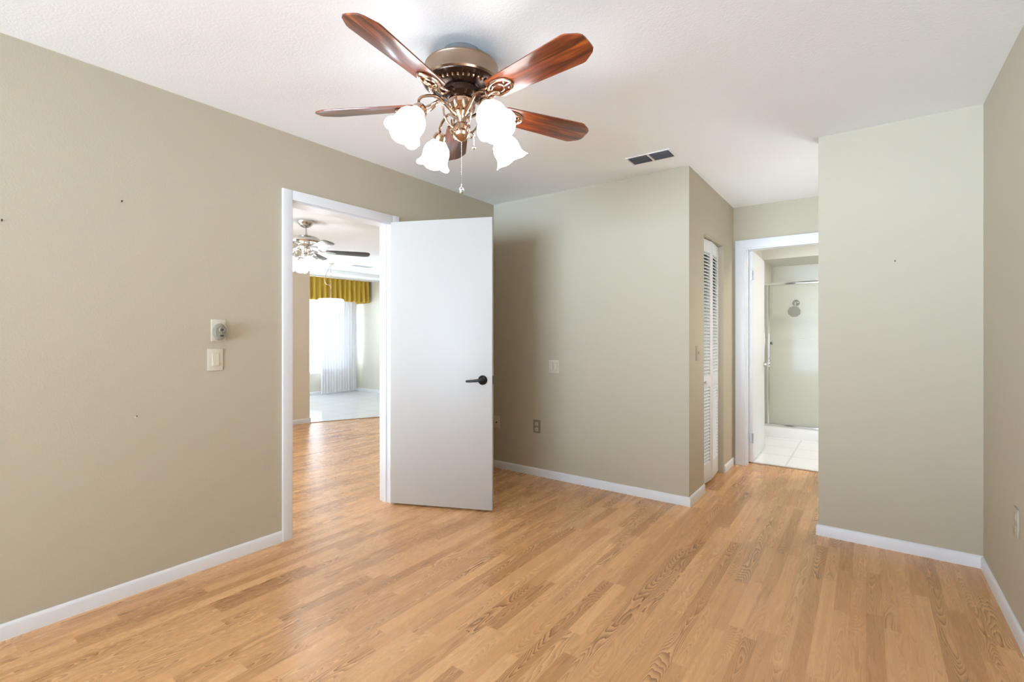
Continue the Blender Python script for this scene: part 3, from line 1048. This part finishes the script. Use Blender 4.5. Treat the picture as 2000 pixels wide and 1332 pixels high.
def make_shade_set(a, mats, parent, hub_r, hub_z, neck_r, neck_z, tilt, sc):
    """one curved arm with fitter, glass bell and its scroll; local to the fan"""
    rz = Matrix.Rotation(a, 4, 'Z')
    bm = bmesh.new()
    p = [(hub_r, 0, hub_z), (hub_r + .035 * sc, 0, hub_z + .022 * sc), (hub_r + .085 * sc, 0, neck_z + .075 * sc), (neck_r - .02 * sc, 0, neck_z + .062 * sc),
         (neck_r + .002 * sc, 0, neck_z + .040 * sc), (neck_r, 0, neck_z + .018 * sc)]
    add_tube(bm, [rz @ q for q in spline(p)], .0058 * sc, 8)
    q = [(hub_r - .004, 0, hub_z - .03 * sc), (hub_r + .022 * sc, 0, hub_z - .05 * sc), (hub_r + .050 * sc, 0, hub_z - .02 * sc), (hub_r + .060 * sc, 0, hub_z + .02 * sc)]
    add_tube(bm, [rz @ v for v in spline(q)], .004 * sc, 8)
    cur = [(hub_r + .022 * sc + .018 * sc * (1 - t / 9) * math.cos(t), 0, hub_z - .065 * sc + .018 * sc * (1 - t / 9) * math.sin(t)) for t in [i * .45 for i in range(15)]]
    add_tube(bm, [rz @ Vector(v) for v in cur], .0036 * sc, 6)
    arm = finish(bm, 'lamp_arm', mats[0], parent)
    Mx = rz @ Matrix.Translation((neck_r, 0, neck_z)) @ Matrix.Rotation(-tilt, 4, 'Y') @ Matrix.Rotation(PI, 4, 'X')
    bm = bmesh.new()
    add_lathe(bm, [(.010 * sc, -.022 * sc), (.024 * sc, -.018 * sc), (.030 * sc, -.004 * sc), (.030 * sc, .008 * sc), (.026 * sc, .010 * sc)], 20, Mx)
    finish(bm, 'fitter', mats[0], arm)
    prof = [(.023, .002), (.026, .010), (.036, .022), (.050, .038), (.057, .056), (.058, .074), (.057, .090), (.061, .104), (.070, .117), (.075, .122),
            (.072, .121), (.058, .104), (.054, .088), (.054, .060), (.046, .040), (.030, .022)]
    prof = [(r * sc, z * sc) for r, z in prof]

    def wave(t, i, r, z):
        k = max(0.0, (i - 6) / 3.0) if i <= 9 else max(0.0, (12 - i) / 3.0)
        k = min(1.0, k)
        f = abs(math.sin(3 * t)) ** .8 - .6
        return r * (1 + .05 * k * f), z + .010 * sc * k * f
    bm = bmesh.new()
    add_lathe(bm, prof, 60, Mx, wave)
    finish(bm, 'glass_shade', mats[1], arm, angle=60, props={'label': 'glowing white scalloped glass shade'})
    return arm


for k in range(4):
    make_shade_set(SH_A + k * PI / 2, (M_copper, M_shade), col_, .026, fz(2.165), .197, fz(2.139), math.radians(34), 1.06)


def chain(bm, x, y, z0, z1, step=.0075, r=.0022):
    n = int((z0 - z1) / step)
    for i in range(n):
        add_ball(bm, (x, y, z0 - (i + .5) * step), r, 6, 4)
    add_tube(bm, [(x, y, z0), (x, y, z1)], .0008, 5)


bm = bmesh.new()
chain(bm, 0, 0, fz(2.06), fz(1.868))
pc = finish(bm, 'pull_chain', M_chrome, fan)
bm = bmesh.new()
add_lathe(bm, [(.002, fz(1.876)), (.004, fz(1.868)), (.003, fz(1.864)), (.009, fz(1.858)), (.0125, fz(1.848)), (.010, fz(1.838)), (.001, fz(1.834))], 16)
finish(bm, 'chain_ball', M_chrome, pc)
bm = bmesh.new()
ca = SH_A - PI / 4
cx_, cy_ = .062 * math.cos(math.radians(10)), .062 * math.sin(math.radians(10))
add_tube(bm, [(.026 * math.cos(.17), .026 * math.sin(.17), fz(2.10)), (cx_ * .8, cy_ * .8, fz(2.088)), (cx_, cy_, fz(2.075))], .003, 6)
chain(bm, cx_, cy_, fz(2.075), fz(2.030))
pc2 = finish(bm, 'pull_chain', M_chrome, fan)
bm = bmesh.new()
add_ball(bm, (cx_, cy_, fz(2.022)), .008, 12, 8)
finish(bm, 'chain_ball', M_chrome, pc2)

# ------------------------------------------------------------------ living room fan seen through the doorway
LF = (-4.819, 2.877)
lf = empty('ceiling_fan', (LF[0], LF[1], H), 'silver ceiling fan with lit shades hanging in the living room beyond the doorway', 'ceiling fan')
bm = bmesh.new()
add_lathe(bm, [(.082, 0), (.082, -.012), (.074, -.030), (.050, -.058), (.024, -.070), (.014, -.074)], 32)
finish(bm, 'canopy', M_nickel, lf)
bm = bmesh.new()
add_tube(bm, [(0, 0, -.07), (0, 0, -.165)], .012, 12)
add_lathe(bm, [(.012, -.132), (.020, -.136), (.020, -.152), (.012, -.156)], 16)
finish(bm, 'downrod', M_nickel, lf)
bm = bmesh.new()
add_lathe(bm, [(.02, -.156), (.070, -.160), (.120, -.172), (.146, -.196), (.150, -.218), (.140, -.234), (.110, -.246), (.085, -.250), (.080, -.262), (.05, -.268)], 40)
finish(bm, 'motor_housing', M_nickel, lf)
lb0 = la0 = None
for k in range(5):
    a = math.radians(36.13 + 24 - k * 72)
    if lb0 is None:
        bm = bmesh.new()
        add_prism(bm, [(.21, -.048), (.20, -.03), (.20, .03), (.21, .048), (.60, .062), (.64, .055), (.66, .03), (.66, -.03), (.64, -.055), (.60, -.062)], -.003, .003, None, .001)
        lb = finish(bm, 'blade', M_blade_top, lf, (0, 0, -.315), props={'label': 'dark blade'})
        lb.rotation_mode = 'QUATERNION'
        bm = bmesh.new()
        add_tube(bm, spline([(.07, 0, .055), (.11, 0, .03), (.16, 0, -.004), (.20, 0, -.007)]), .009, 8)
        add_prism(bm, [(.19, -.02), (.23, -.036), (.29, -.02), (.31, 0), (.29, .02), (.23, .036), (.19, .02)], -.010, -.004)
        la = finish(bm, 'blade_bracket', M_nickel, lb)
        lb0, la0 = lb, la
    else:
        lb = lb0.copy()
        C.objects.link(lb)
        lb.parent = lf
        la = la0.copy()
        C.objects.link(la)
        la.parent = lb
    lb.rotation_quaternion = (Matrix.Rotation(a, 4, 'Z') @ Matrix.Rotation(math.radians(-13), 4, 'X')).to_quaternion()
bm = bmesh.new()
add_lathe(bm, [(.060, -.262), (.066, -.275), (.062, -.300), (.048, -.315), (.040, -.345), (.050, -.360), (.048, -.376), (.030, -.386), (.002, -.388)], 28)
lk = finish(bm, 'light_kit', M_nickel, lf)
for k in range(4):
    make_shade_set(math.radians(36.13 + 40 + k * 90), (M_nickel, M_shade_far), lk, .04, -.330, .105, -.395, math.radians(33), 1.02)

# ------------------------------------------------------------------ dining pendant
PD = (-7.308, 4.818)
pn = empty('pendant_lamp', (PD[0], PD[1], H), 'white glass pendant lamp hanging in front of the mustard valance', 'pendant lamp')
bm = bmesh.new()
add_lathe(bm, [(.055, 0), (.055, -.012), (.030, -.028), (.006, -.034)], 24)
finish(bm, 'canopy', M_plate_white, pn)
bm = bmesh.new()
for i in range(36):
    z = -.034 - i * .0155
    rg = [(.006 * math.cos(t) * (1 if i % 2 else 0), .006 * math.cos(t) * (0 if i % 2 else 1), z - .008 + .0105 * math.sin(t)) for t in [2 * PI * j / 8 for j in range(9)]]
    add_tube(bm, rg, .0018, 5, False)
finish(bm, 'chain', M_copper, pn)
bm = bmesh.new()
add_tube(bm, spline([(.0, .0, -.036), (-.035, -.045, -.14), (-.060, -.075, -.27), (-.045, -.055, -.35), (0.0, 0.0, -.39), (.0, .0, -.58)], 10), .0045, 8)
finish(bm, 'cord', M_copper, pn)


def ruf(t, i, r, z):
    return r * (1 + .012 * math.sin(16 * t)), z


bm = bmesh.new()
add_lathe(bm, [(.02, -.590), (.09, -.592), (.190, -.600), (.208, -.615), (.212, -.65), (.212, -.785), (.204, -.808), (.16, -.84), (.095, -.865), (.02, -.88), (.001, -.882)], 64, None, ruf)
finish(bm, 'glass_shade', M_pendant, pn, angle=50)


# ------------------------------------------------------------------ valance and sheer curtain
def cloth(name, path, z0, z1, amp, waves, mat, parent=None, nz=10, flare=0.0, step=.012, th=.004, phase=0.0):
    """a pleated hanging strip along a plan polyline; pleats push out along the local normal"""
    P = [Vector((x, y)) for x, y in path]
    seg = [(b - a).length for a, b in zip(P, P[1:])]
    tot = sum(seg)
    n = max(2, int(tot / step))
    bm = bmesh.new()
    front = []
    back = []
    rnd = random.Random(11)
    jit = [rnd.uniform(-.5, .5) for _ in range(waves + 3)]
    for i in range(n + 1):
        s = tot * i / n
        acc = 0
        for k, L in enumerate(seg):
            if s <= acc + L + 1e-9:
                break
            acc += L
        d = (P[k + 1] - P[k]).normalized()
        p = P[k] + d * (s - acc)
        nr = Vector((d.y, -d.x))
        u = s / tot * waves
        cell = int(u)
        t = u * 2 * PI + jit[cell] * (1 - (u - cell)) + jit[cell + 1] * (u - cell) + phase
        rowf, rowb = [], []
        for j in range(nz + 1):
            f = j / nz
            z = z1 + (z0 - z1) * f
            am = amp * (.55 + .45 * f) * (1 + .25 * math.sin(t * .37 + f * 2))
            off = am * (math.sin(t) + .3 * math.sin(2 * t + f)) + flare * f
            q = p + nr * off
            rowf.append(bm.verts.new((q.x, q.y, z)))
            q2 = q - nr * th
            rowb.append(bm.verts.new((q2.x, q2.y, z)))
        front.append(rowf)
        back.append(rowb)
    for R in (front, back):
        for a, b in zip(R, R[1:]):
            for j in range(nz):
                bm.faces.new((a[j], b[j], b[j + 1], a[j + 1]))
    for i in range(n):
        for j in (0, nz):
            bm.faces.new((front[i][j], front[i + 1][j], back[i + 1][j], back[i][j]))
    for i in (0, n):
        for j in range(nz):
            bm.faces.new((front[i][j], front[i][j + 1], back[i][j + 1], back[i][j]))
    return finish(bm, name, mat, parent, angle=70)


va = empty('valance', (-8.6, 5.0, 1.91), 'pleated mustard yellow fabric valance over the dining window', 'valance')
vc = cloth('pleated_fabric', [(WX + .01, 3.3), (-8.62, 3.3), (-8.62, 6.60), (WX + .01, 6.60)], 1.915, 2.368, .046, 38, M_mustard, None, 8, .01)
vc.parent = va
vc.matrix_parent_inverse = Matrix.Translation((8.6, -5.0, -1.91))
bm = bmesh.new()
add_box(bm, WX, -8.69, 3.38, 6.52, 2.340, 2.368, .002)
vb = finish(bm, 'mounting_board', M_trim, va)
vb.matrix_parent_inverse = Matrix.Translation((8.6, -5.0, -1.91))

cu = empty('curtain', (-8.98, 6.2, .03), 'sheer white floor-length curtain hanging over the right half of the dining window', 'curtain')
cc = cloth('sheer_fabric', [(-8.98, 5.70), (-8.98, 6.53)], .035, 2.30, .028, 13, M_sheer, None, 24, 0.0, .010, .0015)
cc.parent = cu
cc.matrix_parent_inverse = Matrix.Translation((8.98, -6.2, -.03))
bm = bmesh.new()
add_tube(bm, [(-8.98, 3.4, 2.318), (-8.98, 6.51, 2.318)], .008, 10)
ro = finish(bm, 'curtain_rod', M_trim)
tag(ro, 'white curtain rod behind the mustard valance', 'curtain rod')

# ------------------------------------------------------------------ the shower
cb = tag(finish(box(-1.03, 1.20, 6.57, 6.72, 0, .125, .012), 'shower_curb', M_curb), 'white raised curb below the shower glass', 'shower curb')
SYF = 6.645
sd = empty('shower_door', (-.96, SYF, .125), 'chrome framed glass shower door at the back of the bathroom', 'shower door')


def sbox(x0, x1, y0, y1, z0, z1, bev=.002):
    return box(x0 + .96, x1 + .96, y0 - SYF, y1 - SYF, z0 - .125, z1 - .125, bev)


finish(sbox(-1.028, 1.195, SYF - .022, SYF + .022, .125, .150), 'bottom_rail', M_chrome, sd)
finish(sbox(-1.028, 1.195, SYF - .020, SYF + .020, 1.835, 1.862), 'top_rail', M_chrome, sd)
finish(sbox(-1.028, -1.004, SYF - .020, SYF + .020, .150, 1.835), 'side_post', M_chrome, sd)
finish(sbox(-.978, -.958, SYF - .014, SYF + .014, .150, 1.835), 'side_post', M_chrome, sd)
finish(sbox(-1.004, -.978, SYF - .003, SYF + .003, .150, 1.835, 0), 'glass_panel', M_shower_glass, sd)
finish(sbox(-.958, .10, SYF - .003, SYF + .003, .150, 1.835, 0), 'glass_panel', M_shower_glass, sd)
finish(sbox(.10, .125, SYF - .014, SYF + .014, .150, 1.835), 'side_post', M_chrome, sd)
finish(sbox(.125, 1.17, SYF - .003, SYF + .003, .150, 1.835, 0), 'glass_panel', M_shower_glass, sd)
bm = bmesh.new()
Mk = Matrix.Translation((-.928 + .96, -.003, 1.130 - .125)) @ Matrix.Rotation(PI / 2, 4, 'X')
add_lathe(bm, [(.008, 0), (.007, .014), (.015, .020), (.017, .030), (.010, .036), (.001, .037)], 18, Mk)
finish(bm, 'knob', M_dark_chrome, sd)

sh = empty('shower_head', (-.750, 7.40, 1.652), 'round chrome shower head on the shower wall behind the glass', 'shower head')
bm = bmesh.new()
add_lathe(bm, [(.042, 0), (.042, .004), (.030, .012), (.014, .016), (.012, .02)], 28, Matrix.Rotation(PI / 2, 4, 'X'))
finish(bm, 'flange', M_dark_chrome, sh)
bm = bmesh.new()
add_tube(bm, spline([(0, -.012, 0), (0, -.06, .002), (0, -.105, -.035), (0, -.135, -.085)]), .0095, 10)
finish(bm, 'arm', M_chrome, sh)
bm = bmesh.new()
Mh = Matrix.Translation((0, -.140, -.095)) @ Matrix.Rotation(math.radians(148), 4, 'X')
Mh = Matrix.Translation((-.005, -.135, -.105)) @ Matrix.Rotation(math.radians(112), 4, 'X')


def flute(t, i, r, z):
    return r * (1 + (.05 * math.sin(9 * t) if i > 1 else 0)), z


add_lathe(bm, [(.012, -.02), (.020, 0), (.052, .020), (.072, .034), (.074, .040), (.060, .042), (.001, .040)], 54, Mh, flute)
hd = finish(bm, 'spray_head', M_dev, sh, props={'label': 'fluted grey spray head'})
bm = bmesh.new()
for k in range(3):
    for j in range(4 + 4 * k):
        a = 2 * PI * j / (4 + 4 * k)
        q = Mh @ Vector(((.012 + .018 * k) * math.cos(a), (.012 + .018 * k) * math.sin(a), .0425))
        add_ball(bm, q, .0038, 6, 4)
finish(bm, 'nozzles', M_plate_grey, hd)
